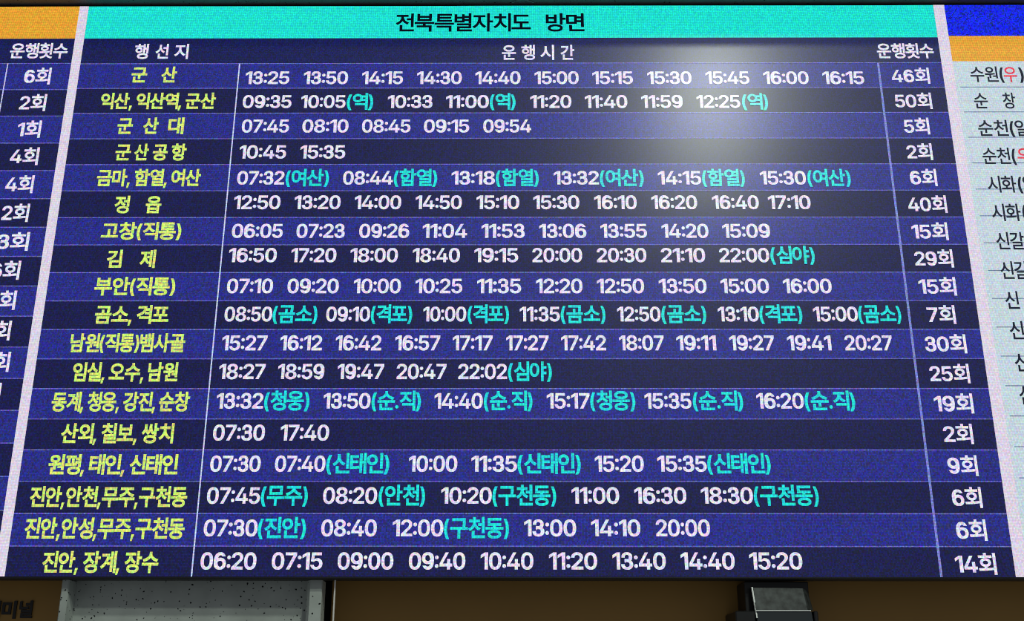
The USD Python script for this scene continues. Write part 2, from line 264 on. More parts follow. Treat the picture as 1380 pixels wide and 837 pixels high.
정|195 78 196 114 205 144 225 176 259 206 341 242 465 260 596 254 655 241 710 220 752 191 776 164 792 129 798 94 795 64 781 26 751 -10 724 -30 636 -64 527 -78 388 -70 295 -44 255 -21 224 8 206 35|278 103 284 59 304 34 348 9 433 -10 524 -12 606 -2 666 19 704 52 714 76 715 99 699 137 676 157 643 174 569 191 468 195 387 185 320 160 286 127|532 592 711 593 711 827 794 827 794 288 711 288 711 523 533 524|54 360 146 411 216 480 261 560 280 646 279 694 79 694 79 761 562 761 562 694 364 692 373 598 385 563 415 510 448 471 490 435 582 387 541 321 483 348 415 396 360 459 324 524 296 465 259 411 209 361 157 325 95 296
읍|50 404 867 404 867 338 50 336|140 630 143 670 156 705 208 756 300 794 425 810 564 804 621 792 679 772 721 747 749 721 767 690 776 652 774 615 760 580 710 530 617 493 491 476 344 484 236 514 194 539 168 564 148 598|226 634 245 594 294 564 372 545 482 540 579 551 643 574 682 609 691 648 676 685 657 702 622 721 536 741 428 745 336 734 270 710 234 676 225 651|152 277 235 277 236 179 679 179 680 277 762 277 762 -66 153 -66|236 114 236 1 680 2 679 114
고|50 49 50 117 367 118 368 441 450 441 450 118 867 117 867 49|138 736 770 736 766 460 737 229 654 238 682 454 686 669 138 669
창|669 827 752 827 753 593 885 592 885 524 753 523 751 273 669 273|166 101 175 136 194 167 224 195 259 215 354 242 495 250 605 236 691 202 712 187 744 151 757 116 760 75 752 41 735 10 710 -15 669 -40 575 -67 426 -75 306 -57 255 -39 221 -19 191 10 175 38|249 84 253 62 266 40 318 9 389 -7 493 -11 574 -1 636 21 670 53 679 97 666 127 645 147 613 164 528 182 436 185 352 175 290 152 258 122|51 359 137 399 209 459 256 534 276 619 276 650 75 650 75 717 276 718 276 831 359 831 359 718 557 717 557 650 358 649 369 564 411 489 479 429 535 399 579 384 541 319 465 349 408 388 354 443 318 500 292 450 257 403 216 363 161 325 91 295
직|188 231 791 231 791 -79 708 -79 707 164 188 164|708 827 791 827 791 280 708 280|63 365 156 415 221 475 270 555 291 648 291 696 84 696 84 764 579 764 579 696 375 696 375 646 384 596 405 543 430 504 465 465 509 430 602 385 561 320 488 353 423 400 373 456 336 522 310 470 276 421 231 375 180 338 105 303
통|49 281 50 349 416 349 416 436 158 436 158 801 766 801 766 735 240 735 241 653 742 652 742 590 241 590 240 502 771 501 771 436 499 436 499 349 866 349 867 281|148 65 150 92 161 121 181 146 210 167 300 200 421 214 562 209 621 199 680 180 715 161 746 132 760 109 768 71 762 35 751 11 726 -16 700 -34 619 -62 507 -76 359 -72 245 -47 203 -26 170 3 154 31|231 77 238 43 254 25 307 1 382 -11 493 -14 574 -6 635 10 675 39 684 77 665 109 606 136 509 150 407 150 326 140 269 121 239 96
김|208 272 791 272 791 -65 208 -66|288 206 288 1 710 2 710 206|708 826 791 826 791 316 708 316|60 371 207 425 270 460 326 503 367 545 400 593 425 653 434 696 433 702 108 703 109 769 522 769 514 675 487 595 435 509 375 446 271 375 187 336 95 306
제|738 827 817 827 817 -79 738 -79|408 434 408 501 557 503 558 806 635 806 635 -31 558 -31 557 433|39 164 116 229 171 308 215 418 235 546 235 654 64 654 64 721 477 721 477 654 315 654 315 546 333 432 373 329 425 253 465 214 505 187 502 179 457 124 399 168 360 211 325 265 276 385 254 316 222 249 180 184 140 140 90 103
부|49 224 50 291 869 291 869 224 498 224 497 -79 416 -79 416 224|152 790 235 790 236 666 682 666 683 790 765 790 765 399 153 399|235 467 681 466 682 598 236 599
안|669 827 752 827 753 553 885 552 885 484 753 483 751 160 669 161|189 229 271 229 272 9 792 9 792 -59 189 -59|66 520 75 607 95 654 116 684 153 717 196 742 275 762 330 762 372 755 411 741 455 715 482 690 510 652 529 609 537 564 537 518 529 473 510 429 486 395 447 360 407 338 327 318 276 318 229 326 189 341 150 365 115 399 90 436 73 483|149 521 166 464 204 421 258 395 317 390 377 406 425 444 452 497 457 559 442 611 400 661 336 689 277 690 225 674 180 637 153 584
곰|51 353 51 420 386 420 386 594 467 594 468 420 866 420 865 353|150 252 765 252 765 -66 150 -66|232 186 232 1 684 2 683 186|148 786 762 786 760 593 740 474 658 481 677 592 681 720 148 720
소|50 40 50 107 415 108 415 327 497 327 498 108 870 107 870 40|83 384 158 406 223 436 286 478 340 528 380 583 404 638 411 676 413 766 499 766 499 687 510 629 548 558 595 504 689 436 758 405 830 386 796 318 731 334 669 360 601 400 534 456 491 506 456 566 416 500 359 438 289 385 234 355 162 328 118 318
격|64 364 213 421 322 494 366 539 399 587 425 649 434 692 433 699 110 699 110 766 522 766 513 665 711 665 711 826 794 826 794 288 711 288 711 406 476 406 476 474 710 474 711 597 490 597 432 500 366 433 281 374 167 321 96 299|190 247 794 247 794 -76 711 -76 711 180 190 180
포|50 34 50 104 416 104 416 310 124 310 124 376 262 377 262 672 123 673 123 740 792 740 792 673 652 672 653 377 791 376 791 310 498 310 498 104 870 104 870 34|345 377 570 377 570 672 345 672
남|669 826 752 826 753 619 886 619 886 550 753 550 752 315 669 315|182 266 751 266 752 -65 183 -66|263 200 263 1 671 2 671 200|92 781 176 781 177 453 366 461 577 492 587 424 351 390 93 384
원|172 205 256 206 257 9 812 9 812 -59 173 -59|523 231 523 291 707 292 708 826 790 826 790 139 708 139 707 231|45 404 68 409 416 416 627 435 634 375 389 349 389 170 306 170 306 344 56 340|118 614 118 650 125 681 140 710 166 739 225 772 306 790 401 786 485 757 519 732 541 705 556 671 561 642 551 579 515 529 449 491 361 475 273 480 198 505 168 525 143 551 126 580|196 622 210 585 245 556 296 540 362 538 414 549 451 569 477 604 482 636 471 673 435 707 378 726 322 729 268 719 229 699 200 662
뱀|218 254 812 254 812 -66 218 -66|301 188 300 1 731 2 731 187|539 313 539 809 617 809 618 600 732 600 733 826 812 826 812 303 733 303 732 532 618 532 617 314|90 771 169 771 169 633 362 632 363 771 440 771 440 355 90 355|169 423 362 423 362 566 169 566
사|663 -79 663 827 745 827 745 462 892 461 892 390 745 390 745 -79|38 180 97 220 154 275 199 338 234 407 256 473 269 539 271 750 352 750 355 543 368 478 386 423 419 358 468 290 519 240 582 198 532 133 474 170 423 219 373 285 338 350 313 412 279 325 239 255 194 198 146 153 88 115
골|51 400 51 466 386 466 386 622 467 622 468 466 866 466 866 400|148 250 148 317 765 317 766 100 232 100 231 -1 789 -1 789 -67 149 -67 149 160 683 160 684 249|148 791 762 791 761 633 746 518 664 525 677 616 681 724 148 724
임|208 261 790 261 791 -66 208 -66|288 2 710 1 710 193 288 194|708 826 791 826 791 310 708 310|70 551 78 627 96 672 118 702 151 734 195 759 273 779 325 780 376 772 417 759 457 736 492 705 514 676 535 626 541 592 535 510 520 471 499 439 469 409 435 386 390 368 340 358 286 356 236 364 193 379 155 400 119 433 96 464 80 500|152 551 168 499 205 456 266 430 333 428 388 445 432 482 456 528 460 589 441 642 405 681 352 705 279 709 219 689 183 658 156 609
실|206 246 206 312 791 312 791 95 291 95 289 -1 821 -1 822 -69 209 -69 209 157 708 158 709 246|708 827 790 827 790 359 708 359|56 431 111 456 162 490 206 532 244 583 267 633 280 677 285 801 369 801 374 681 390 629 413 587 439 551 485 508 547 469 596 449 556 384 496 409 439 446 400 481 356 536 328 589 302 536 264 481 210 429 156 393 98 366
오|50 38 50 106 417 108 417 295 330 309 244 344 183 393 143 458 130 515 136 585 161 641 200 686 250 721 311 747 384 764 465 769 549 761 620 742 684 711 726 677 762 630 782 577 786 506 775 459 737 396 672 344 590 310 499 295 499 107 870 106 870 38|211 517 220 477 236 448 292 399 371 369 480 360 566 374 646 413 687 458 702 493 708 534 702 568 685 607 631 659 546 692 436 701 383 695 329 680 267 645 240 618 220 585 211 553
동|50 314 50 381 417 382 417 485 153 485 153 785 766 785 766 719 235 719 235 553 771 552 772 485 499 485 499 382 867 381 867 314|148 81 153 121 168 154 220 201 300 232 425 249 564 242 625 230 674 212 712 190 741 162 759 132 768 89 762 50 750 21 727 -6 697 -29 605 -64 492 -78 361 -72 300 -61 248 -44 210 -24 175 8 156 39|233 97 239 55 258 33 301 9 379 -9 488 -12 569 -4 640 20 675 52 684 96 676 117 656 140 607 165 524 181 428 184 336 172 277 151 241 120
계|739 827 817 827 817 -79 739 -79|50 175 171 266 225 323 270 384 325 499 344 568 354 636 353 645 89 645 89 712 436 712 424 577 557 576 558 804 636 804 636 -32 558 -32 557 280 394 281 394 349 557 349 556 509 409 509 385 436 345 356 294 283 237 221 176 169 99 116
청|195 78 198 119 213 156 238 186 266 207 315 230 360 242 465 255 589 250 696 222 742 196 769 171 789 137 798 94 794 58 781 26 752 -9 725 -29 686 -47 631 -64 529 -76 395 -70 294 -42 254 -20 224 8 203 44|278 102 288 53 307 33 358 6 433 -9 524 -11 607 -1 673 24 707 58 715 98 697 136 646 169 571 186 468 190 379 179 320 156 286 125|530 569 710 569 711 827 794 827 794 279 711 279 711 501 530 501|53 356 142 401 211 463 255 533 270 578 276 622 276 651 75 651 75 719 276 719 276 831 359 831 359 719 557 719 557 651 358 650 360 603 371 561 413 490 488 425 540 398 585 382 546 318 470 348 405 391 358 440 319 503 289 444 252 396 204 351 160 323 91 294
웅|50 330 50 397 867 397 867 330 499 330 499 245 610 231 696 199 721 181 750 149 764 116 768 89 765 59 754 28 735 1 705 -24 622 -59 519 -75 369 -72 258 -47 188 -6 165 21 153 49 150 111 174 161 216 197 259 217 336 237 416 245 416 330|234 72 240 53 259 31 301 9 379 -9 488 -12 569 -4 642 21 675 52 684 94 676 116 657 137 597 166 519 180 413 181 318 166 269 145 251 131 235 106|140 625 141 660 154 697 169 720 209 755 244 774 309 795 434 810 569 802 672 774 711 752 746 721 767 686 776 647 774 610 757 570 726 535 701 518 615 484 490 468 345 475 245 503 200 528 168 558 150 586|226 653 233 605 253 581 304 554 389 536 493 534 569 543 638 565 679 598 690 623 691 644 672 686 620 720 544 739 430 744 343 734 273 709 235 675
강|669 827 752 827 753 593 885 592 885 524 753 523 752 286 669 286|173 95 175 126 189 165 205 189 244 222 284 244 333 260 446 275 575 266 636 250 677 231 720 200 741 174 757 137 762 102 759 65 746 33 699 -20 654 -45 610 -60 497 -76 366 -69 318 -57 264 -36 229 -14 198 19 179 56|256 89 274 48 323 14 398 -6 497 -10 581 3 635 25 671 60 681 106 664 148 610 186 536 205 443 209 352 195 298 171 264 136 255 108|51 348 197 408 262 448 309 485 347 527 380 574 401 621 416 682 416 692 90 693 90 760 507 760 500 675 472 584 430 508 366 434 302 383 241 345 181 316 86 283
진|210 226 292 226 294 9 819 9 819 -59 210 -59|708 826 791 826 791 164 708 164|63 339 148 384 220 448 269 527 285 577 291 623 289 685 84 685 84 752 579 752 579 685 375 684 375 619 384 569 399 529 426 483 465 439 500 410 543 384 602 359 561 294 488 326 430 368 370 434 336 496 304 434 267 385 224 343 167 304 104 276
순|49 366 869 366 869 299 507 299 506 115 424 115 423 299 49 299|100 505 238 550 291 579 341 616 384 664 405 703 415 739 416 805 501 804 503 737 515 698 549 647 604 596 707 540 818 510 786 444 685 470 609 505 551 543 496 594 459 646 422 594 379 551 326 514 251 476 131 443|152 202 236 202 237 9 777 9 777 -59 153 -59
외|704 827 787 827 786 -80 704 -80|55 183 301 191 301 346 239 360 174 396 135 438 109 491 100 539 103 592 115 636 146 687 186 724 230 747 279 762 338 769 392 765 446 751 494 727 524 704 557 661 579 610 585 571 579 500 552 441 511 396 446 360 384 346 384 193 514 201 645 217 651 156 530 138 392 125 66 118|184 537 200 485 247 439 308 416 369 415 417 428 471 465 497 511 504 571 485 627 450 665 396 690 327 696 268 682 215 646 188 597
칠|206 240 206 305 791 305 791 94 289 94 289 -2 822 -3 822 -67 209 -69 209 154 708 154 709 239|708 827 791 827 790 348 708 349|66 419 157 459 198 488 236 524 279 592 295 657 294 664 90 664 90 731 295 731 295 834 377 834 378 731 581 731 580 664 378 663 385 618 401 580 458 511 517 470 609 434 572 370 496 398 430 439 374 494 337 551 299 485 255 438 215 406 159 375 104 355
보|50 36 50 105 417 107 417 300 146 300 146 764 229 764 230 602 688 603 689 764 771 764 771 300 499 300 499 106 870 105 870 36|230 369 688 368 689 535 230 535
쌍|688 827 770 827 770 593 884 592 884 523 770 522 770 274 688 274|176 109 186 147 204 176 238 207 278 230 378 257 507 264 631 246 677 230 717 207 751 176 767 150 777 117 779 79 771 46 751 11 717 -20 677 -42 585 -69 446 -76 324 -59 278 -42 234 -17 204 11 186 40 178 70|260 86 275 48 302 25 333 10 402 -6 510 -10 587 0 652 25 685 57 695 102 685 131 666 152 616 179 532 195 440 196 351 182 300 161 268 128|43 405 107 463 136 505 157 552 180 646 183 772 261 772 261 658 276 566 304 494 346 436 387 493 415 564 429 644 430 772 509 772 510 651 534 545 558 497 584 460 613 431 650 406 604 348 593 353 563 375 519 424 471 523 449 460 419 406 375 358 344 338 293 383 268 416 241 466 220 529 201 479 171 425 147 395 104 356 88 348
평|195 75 198 116 210 149 226 171 259 199 348 235 464 250 599 244 659 231 706 214 744 191 774 161 792 124 798 90 794 55 784 29 767 5 729 -27 639 -62 529 -76 394 -70 339 -59 284 -39 249 -17 221 9 203 41|278 98 284 57 304 33 348 9 421 -7 526 -11 603 -2 665 18 691 35 707 55 715 94 697 132 647 164 572 181 467 185 383 175 323 154 284 117|562 502 711 504 711 597 563 598 563 665 711 665 711 827 794 827 794 269 711 269 711 435 563 435|61 323 53 392 166 394 166 691 78 691 78 759 552 759 552 691 463 691 463 406 581 415 585 353 357 329|248 394 382 399 382 691 248 691
태|540 809 619 809 619 465 738 464 739 827 819 827 819 -79 739 -79 738 396 619 396 619 -32 540 -32|86 724 442 722 442 656 165 656 165 484 427 484 428 418 165 417 165 216 326 219 474 237 481 169 326 149 86 145
인|210 232 292 232 294 9 819 9 819 -59 210 -59|708 166 708 826 791 826 791 166|76 484 71 571 80 611 98 651 121 685 160 720 200 742 279 762 334 762 376 755 412 742 457 716 490 686 517 646 532 610 541 566 541 515 534 476 514 429 494 400 465 371 427 346 380 328 331 319 280 319 233 328 183 348 149 370 96 433|152 524 169 467 210 420 267 395 332 393 383 409 429 445 455 496 460 563 437 625 396 666 344 687 281 690 220 669 179 631 154 574
신|210 224 292 224 294 9 819 9 819 -59 210 -59|708 163 708 826 791 826 791 163|60 356 120 389 165 423 210 470 245 524 265 569 281 632 285 776 369 776 373 636 385 585 413 525 446 478 493 433 540 400 594 376 551 310 499 334 443 373 399 415 358 471 328 530 302 474 265 416 212 360 166 325 103 293
천|218 210 299 210 300 9 819 9 819 -59 218 -59|528 480 528 547 711 549 711 826 794 826 794 150 711 150 711 480|53 325 148 375 214 437 257 512 276 598 276 639 75 639 75 706 276 706 276 821 359 821 359 706 557 706 557 639 358 638 359 587 370 536 413 458 482 393 535 361 584 342 544 278 478 305 410 351 353 414 319 472 294 421 257 371 212 328 157 290 93 263
무|49 234 49 301 869 301 869 234 498 234 497 -77 416 -77 416 234|154 777 764 777 764 424 154 424|235 491 682 490 682 710 235 710
주|50 244 50 311 867 311 867 244 498 244 497 -77 416 -77 416 244|99 451 225 489 313 539 381 607 400 640 411 681 412 704 128 704 128 770 789 770 789 704 505 703 511 656 526 622 551 587 595 545 695 488 762 465 819 454 787 388 686 414 591 459 504 529 458 593 422 540 372 491 324 458 254 423 130 388
구|50 311 50 380 651 383 674 534 677 701 153 701 153 769 760 769 757 551 735 381 867 380 867 311 498 310 497 -80 415 -80 415 311
성|195 81 198 124 211 160 244 199 270 217 319 240 364 252 473 265 616 255 676 239 717 220 751 196 776 167 792 131 798 97 795 66 780 26 760 0 731 -24 655 -57 527 -76 388 -69 293 -41 249 -15 221 13 203 46|278 106 286 58 300 40 352 10 432 -7 529 -10 621 4 676 28 705 57 715 102 695 145 640 179 558 196 468 199 382 187 323 165 288 132|514 568 514 636 711 636 711 827 794 827 794 291 711 291 711 567|50 371 155 431 196 470 236 525 259 573 275 637 278 776 360 776 364 638 378 588 401 539 433 497 478 454 530 420 580 400 536 334 483 358 436 388 384 436 348 485 321 536 295 479 264 431 217 381 166 343 93 308
장|669 827 752 827 753 598 885 597 885 529 753 528 752 283 669 283|174 44 166 106 175 141 194 172 226 202 306 239 414 256 552 252 616 240 665 222 700 202 732 172 752 137 760 104 751 41 730 6 701 -20 670 -39 616 -59 495 -76 365 -70 268 -44 225 -20 196 6|249 87 251 68 263 48 283 29 319 10 399 -7 498 -10 584 3 641 26 671 58 679 100 664 135 641 155 611 170 527 189 436 191 354 181 293 159 256 125|46 363 120 398 199 464 249 542 272 633 272 692 71 693 71 760 555 760 555 693 356 692 356 638 364 594 380 550 404 510 475 439 530 406 574 390 536 325 474 350 408 395 354 453 316 518 290 463 256 414 214 370 159 330 88 298
심|208 261 790 261 791 -66 208 -66|288 194 288 1 710 2 710 194|708 314 708 826 791 826 791 313|58 399 121 430 167 463 206 500 246 557 267 603 282 662 285 791 369 791 373 658 385 612 409 563 448 512 489 474 539 441 595 417 555 353 490 381 443 413 390 461 354 510 328 559 299 500 259 445 211 399 159 363 98 335
야|662 827 745 827 745 600 889 600 889 530 745 529 745 330 889 330 889 261 745 261 745 -79 663 -79|63 433 70 532 95 617 143 692 176 722 215 744 254 755 305 758 376 739 437 692 485 617 505 556 516 481 516 404 506 333 486 269 455 213 412 168 369 141 309 126 253 129 211 141 160 174 115 228 89 281 70 351|143 474 151 347 168 295 193 252 227 219 264 203 311 201 343 213 377 239 402 274 424 327 436 394 438 474 429 537 412 588 391 627 363 657 324 679 282 684 235 670 199 640 169 591 153 542
우|49 240 49 309 869 309 869 240 498 239 497 -79 416 -79 416 240|141 576 143 619 158 665 178 695 218 731 263 756 316 775 430 791 506 790 571 781 634 764 675 745 715 717 745 685 765 647 774 609 772 566 762 531 741 495 709 463 651 429 610 414 499 395 368 400 305 414 248 436 206 463 174 495 153 531|226 604 234 553 249 529 304 489 383 466 482 461 577 476 645 509 681 553 689 604 682 628 664 658 611 696 534 719 426 724 346 711 274 679 235 635
일|206 253 206 319 791 319 791 100 289 100 289 2 821 1 822 -66 209 -66 210 162 708 163 709 252|708 365 708 826 791 827 791 364|70 578 79 654 114 716 148 747 191 772 281 794 327 794 385 784 465 744 499 710 520 675 532 639 538 597 535 560 524 520 501 480 476 453 409 411 331 394 236 400 190 415 150 438 115 469 94 499 79 533|152 577 168 529 212 485 269 464 331 463 392 483 430 514 452 557 456 612 439 660 402 697 351 720 288 725 228 710 181 676 156 632
화|664 827 747 827 748 443 887 442 887 373 748 372 747 -79 664 -79|39 161 284 167 284 266 229 278 174 306 138 344 119 384 112 435 120 480 140 520 173 554 244 589 290 597 346 599 436 579 472 559 506 527 525 497 537 456 539 413 529 371 505 331 467 299 415 275 368 266 368 171 610 191 615 130 367 101 51 94|192 416 205 379 237 349 283 331 342 328 391 338 431 361 455 397 460 441 447 478 413 512 368 530 311 534 258 522 224 502 196 463|55 717 283 718 284 825 367 825 368 718 595 717 595 650 55 650
갈|669 827 752 827 753 625 885 625 885 555 753 555 751 366 669 368|178 259 179 326 751 326 752 101 262 101 261 -2 784 -3 784 -70 180 -70 180 165 669 165 670 258|51 411 198 460 302 521 354 570 384 613 406 664 416 713 91 716 91 784 507 784 501 703 475 618 429 540 359 469 297 426 237 395 85 344
삼|669 827 752 827 753 603 885 602 885 534 753 533 751 298 669 298|184 255 751 256 752 -66 184 -66|266 189 265 1 670 2 670 189|46 381 102 408 156 445 202 493 231 535 255 588 267 636 273 781 354 781 356 656 370 602 389 560 421 513 467 468 515 434 575 407 531 343 494 358 429 399 379 446 343 495 316 545 289 486 251 431 206 385 151 345 89 316
터|525 419 525 486 712 487 713 827 794 827 794 -80 713 -80 712 417|92 744 510 744 510 676 174 676 174 490 470 490 470 423 174 422 174 207 386 211 564 234 572 165 359 141 93 138
미|708 -80 708 827 790 827 790 -80|101 739 517 737 517 149 101 149|183 672 183 217 437 216 437 672
널|213 250 213 317 794 317 794 99 297 99 296 2 825 1 825 -66 214 -66 214 162 711 163 711 249|455 677 711 678 711 827 794 827 794 359 711 359 710 610 455 610|103 784 185 785 185 468 391 475 572 501 584 433 374 404 103 398'''.split('\n'):
    ch, *rings = row.split('|')
    rings = [np.array(r.split(), float).reshape(-1, 2) for r in rings]
    shape = Polygon()
    for r in rings:                                     # even-odd: counters are rings inside rings
        shape = shape.symmetric_difference(Polygon(r).buffer(0))
    GLYPHS[ch] = shape
for ch in ':':
    GLYPHS[ch] = affinity.translate(GLYPHS[ch], 0, 75)  # the colon stands at half the height of the figures
BOLD = {}


def glyph(ch, weight):
    if ch in '0123456789:(),.':
        return GLYPHS[ch]
    key = ch, weight
    if key not in BOLD:
        BOLD[key] = GLYPHS[ch].buffer(weight, join_style='mitre', mitre_limit=2.0).simplify(2.0) if weight else GLYPHS[ch]
    return BOLD[key]


def line_of(text, x0, x1, z, em, weight=26):
    """A line of lettering fitted between x0 and x1 with its figures' middle at height z. Figures stretch a little; longer fits go into the spacing."""
    shapes, gaps, pen = [], [], 0.0
    for i, ch in enumerate(text):
        if ch == ' ':
            pen += 190
            continue
        if ch == '(' and weight == 14:
            pen += 55
        if ch == ',':
            pen -= 8
        g = glyph(ch, weight)
        bx0, _, bx1, _ = g.bounds
        gap = 42 if ch in '0123456789:(),.' else (18 if weight > 15 else 40)
        g = affinity.translate(g, pen - bx0, 0)
        shapes.append(g)
        pen += bx1 - bx0 + gap
    width = shapes[-1].bounds[2]
    want = (x1 - x0) / em * 1000
    n = len(shapes) - 1
    k = want / width
    kk = min(max(k, 0.80), 1.12) if n else k
    extra = (want - width * kk) / n if n else 0.0
    out = [affinity.translate(affinity.scale(g, kk, 1, origin=(0, 0)), i * extra, 0) for i, g in enumerate(shapes)]
    poly = unary_union(out)
    s = em / 1000
    return affinity.affine_transform(poly, [s, 0, 0, s, x0, z - 364 * s])


# ------------------------------------------------------------------ the screen's table, measured on the plane y = 0
XL0, XL1 = -3.22243, -3.15551                           # left divider bar
XC1, XC2 = -2.00396, 2.60174                            # column rules
XR0, XR1 = 3.05690, 3.13752                             # right divider bar
Z_TOP, Z_TITLE, Z_HEAD, ROW, Z_BOT = 6.41982, 6.14605, 5.93375, 0.20230, 2.30987
X_MIN, X_MAX = -4.55, 4.45
EM = 0.1065 / 0.748
Y_BAND, Y_RULE, Y_TEXT = -0.004, -0.0055, -0.007

white = screen_light('led_white', (230, 224, 244), 0.35, 1.0, 0.12)
lime = screen_light('led_lime', (212, 238, 112), 0.4)
cyan_text = screen_light('led_cyan', (22, 222, 216), 0.3)
title_cyan = screen_light('led_turquoise', (30, 224, 209), 0.22)
orange = screen_light('led_orange', (228, 164, 52), 0.22)
blue = screen_light('led_blue', (26, 44, 232), 0.8)
black = screen_light('led_off', (4, 10, 24), 0.3)
navy = screen_light('led_navy', (20, 26, 84), 0.6)
row_dark = screen_light('led_dark_navy', (19, 22, 74), 0.6)
row_light = screen_light('led_royal', (37, 42, 132), 0.6)
rule_c = screen_light('led_rule', (98, 100, 184), 0.6)
rule_w = screen_light('led_white_rule', (196, 204, 240), 0.3)
rule_b = screen_light('led_blue_rule', (122, 132, 206), 0.4)
bar_c = screen_light('led_bar', (220, 211, 228), 0.18, 1.0, 0.1)
pale = screen_light('led_pale', (196, 213, 222), 0.18, 1.0, 0.1)
pale_rule = screen_light('led_grey_rule', (112, 130, 160), 0.25)
ink = screen_light('led_ink', (16, 22, 44), 0.3)
red = screen_light('led_red', (228, 62, 84), 0.3)

display = thing('led_display', 'huge LED timetable screen with turquoise title bar and navy rows of white departure times', 'screen', ((XL1 + XR0) / 2, 0, Z_BOT))
casing = plain('black_casing', (20, 21, 23), 0.55)
obj('cabinet', box(X_MIN - 0.02, X_MAX + 0.02, -0.002, 0.13, Z_BOT - 0.012, Z_TOP + 0.012, 0.006), casing, display, 'black metal cabinet of the screen')


def part(name, poly, y, material, parent=display, label=None):
    return obj(name, sheet(poly, y), material, parent, label)


def words(name, text, px0, px1, py, parent, material, weight=26, em=EM, label=None):
    a, b = at(px0, py), at(px1, py)
    return obj(name, sheet(line_of(text, a[0], b[0], a[2] * 0.5 + b[2] * 0.5, em, weight), Y_TEXT), material, parent, label)


# middle panel
title = part('title_band', rect(XL1, XR0, Z_TITLE, Z_TOP), Y_BAND, title_cyan, label='turquoise title band')
words('title_word', '전북특별자치도', 533.5, 715.5, 31.3, title, black, 20, EM * 1.16, 'black Korean lettering')
words('title_word', '방면', 735.5, 787.5, 31.3, title, black, 20, EM * 1.16)
head = part('header_row', rect(XL1, XR0, Z_HEAD, Z_TITLE), Y_BAND, navy, label='column headings row')
for txt, spots in (('행선지', ((182, 200.5), (210, 227.5), (235.6, 254.4))), ('운행시간', ((676.6, 695.4), (702.6, 721), (728, 746.8), (755.2, 774)))):
    y = 70.2 if txt[0] == '행' else 71.6
    polys = [line_of(c, at(a, y)[0], at(b, y)[0], at(a, y)[2], EM * 0.94, 22) for c, (a, b) in zip(txt, spots)]
    for q in polys:
        obj('heading_syllable', sheet(q, Y_TEXT), white, head)
words('heading', '운행횟수', 1181.3, 1257.8, 69.4, head, white, 22, EM * 0.94)

DEST = [  # destination column: text pieces (each with its span in the photograph), height of the middle
    ([('군', 177.7, 198.7), ('산', 217.8, 238.6)], 101.6), ([('익산, 익산역, 군산', 136.3, 291)], 137), ([('군', 158.8, 179.4), ('산', 193.2, 214), ('대', 227.1, 248.4)], 170.4),
    ([('군', 156.1, 176.9), ('산', 181.2, 200.7), ('공', 206.3, 226.4), ('항', 231.4, 251.4)], 206), ([('금마, 함열, 여산', 131.2, 270.7)], 240.4), ([('정', 154.8, 174.9), ('읍', 197, 217.8)], 276.5),
    ([('고창(직통)', 137.3, 244.7)], 312), ([('김', 144.3, 164.9), ('제', 189, 210)], 349.6), ([('부안(직통)', 128, 236.6)], 386.5), ([('곰소, 격포', 128.5, 227.9)], 424.6),
    ([('남원(직통)뱀사골', 95.4, 249.7)], 462.8), ([('임실, 오수, 남원', 98.6, 240.2)], 502), ([('동계, 청웅, 강진, 순창', 70.3, 256)], 542), ([('산외, 칠보, 쌍치', 82.8, 234.6)], 584.5),
    ([('원평, 태인, 신태인', 65.7, 240.4)], 626.5), ([('진안,안천,무주,구천동', 40.9, 252.7)], 670), ([('진안,안성,무주,구천동', 33.9, 249.2)], 712.5), ([('진안, 장계, 장수', 57.7, 214)], 758)]
TRIPS = [('46회', 1201.3, 1252.2, 103), ('50회', 1205.6, 1255.2, 136.8), ('5회', 1217.8, 1252, 170.8), ('2회', 1221.4, 1256, 205.3), ('6회', 1225.9, 1262, 240), ('40회', 1223.2, 1275.4, 276), ('15회', 1228.2, 1277, 312.6),
         ('29회', 1232, 1284, 349), ('15회', 1237.7, 1288, 386.6), ('7회', 1249, 1287, 424.6), ('30회', 1246, 1301.7, 464), ('25회', 1252.3, 1306, 504), ('19회', 1258.5, 1311, 544.4), ('2회', 1270.8, 1310.5, 585.4),
         ('9회', 1276.6, 1316.8, 628), ('6회', 1282.4, 1322.5, 671), ('6회', 1288, 1328.8, 715), ('14회', 1287, 1342, 760.4)]
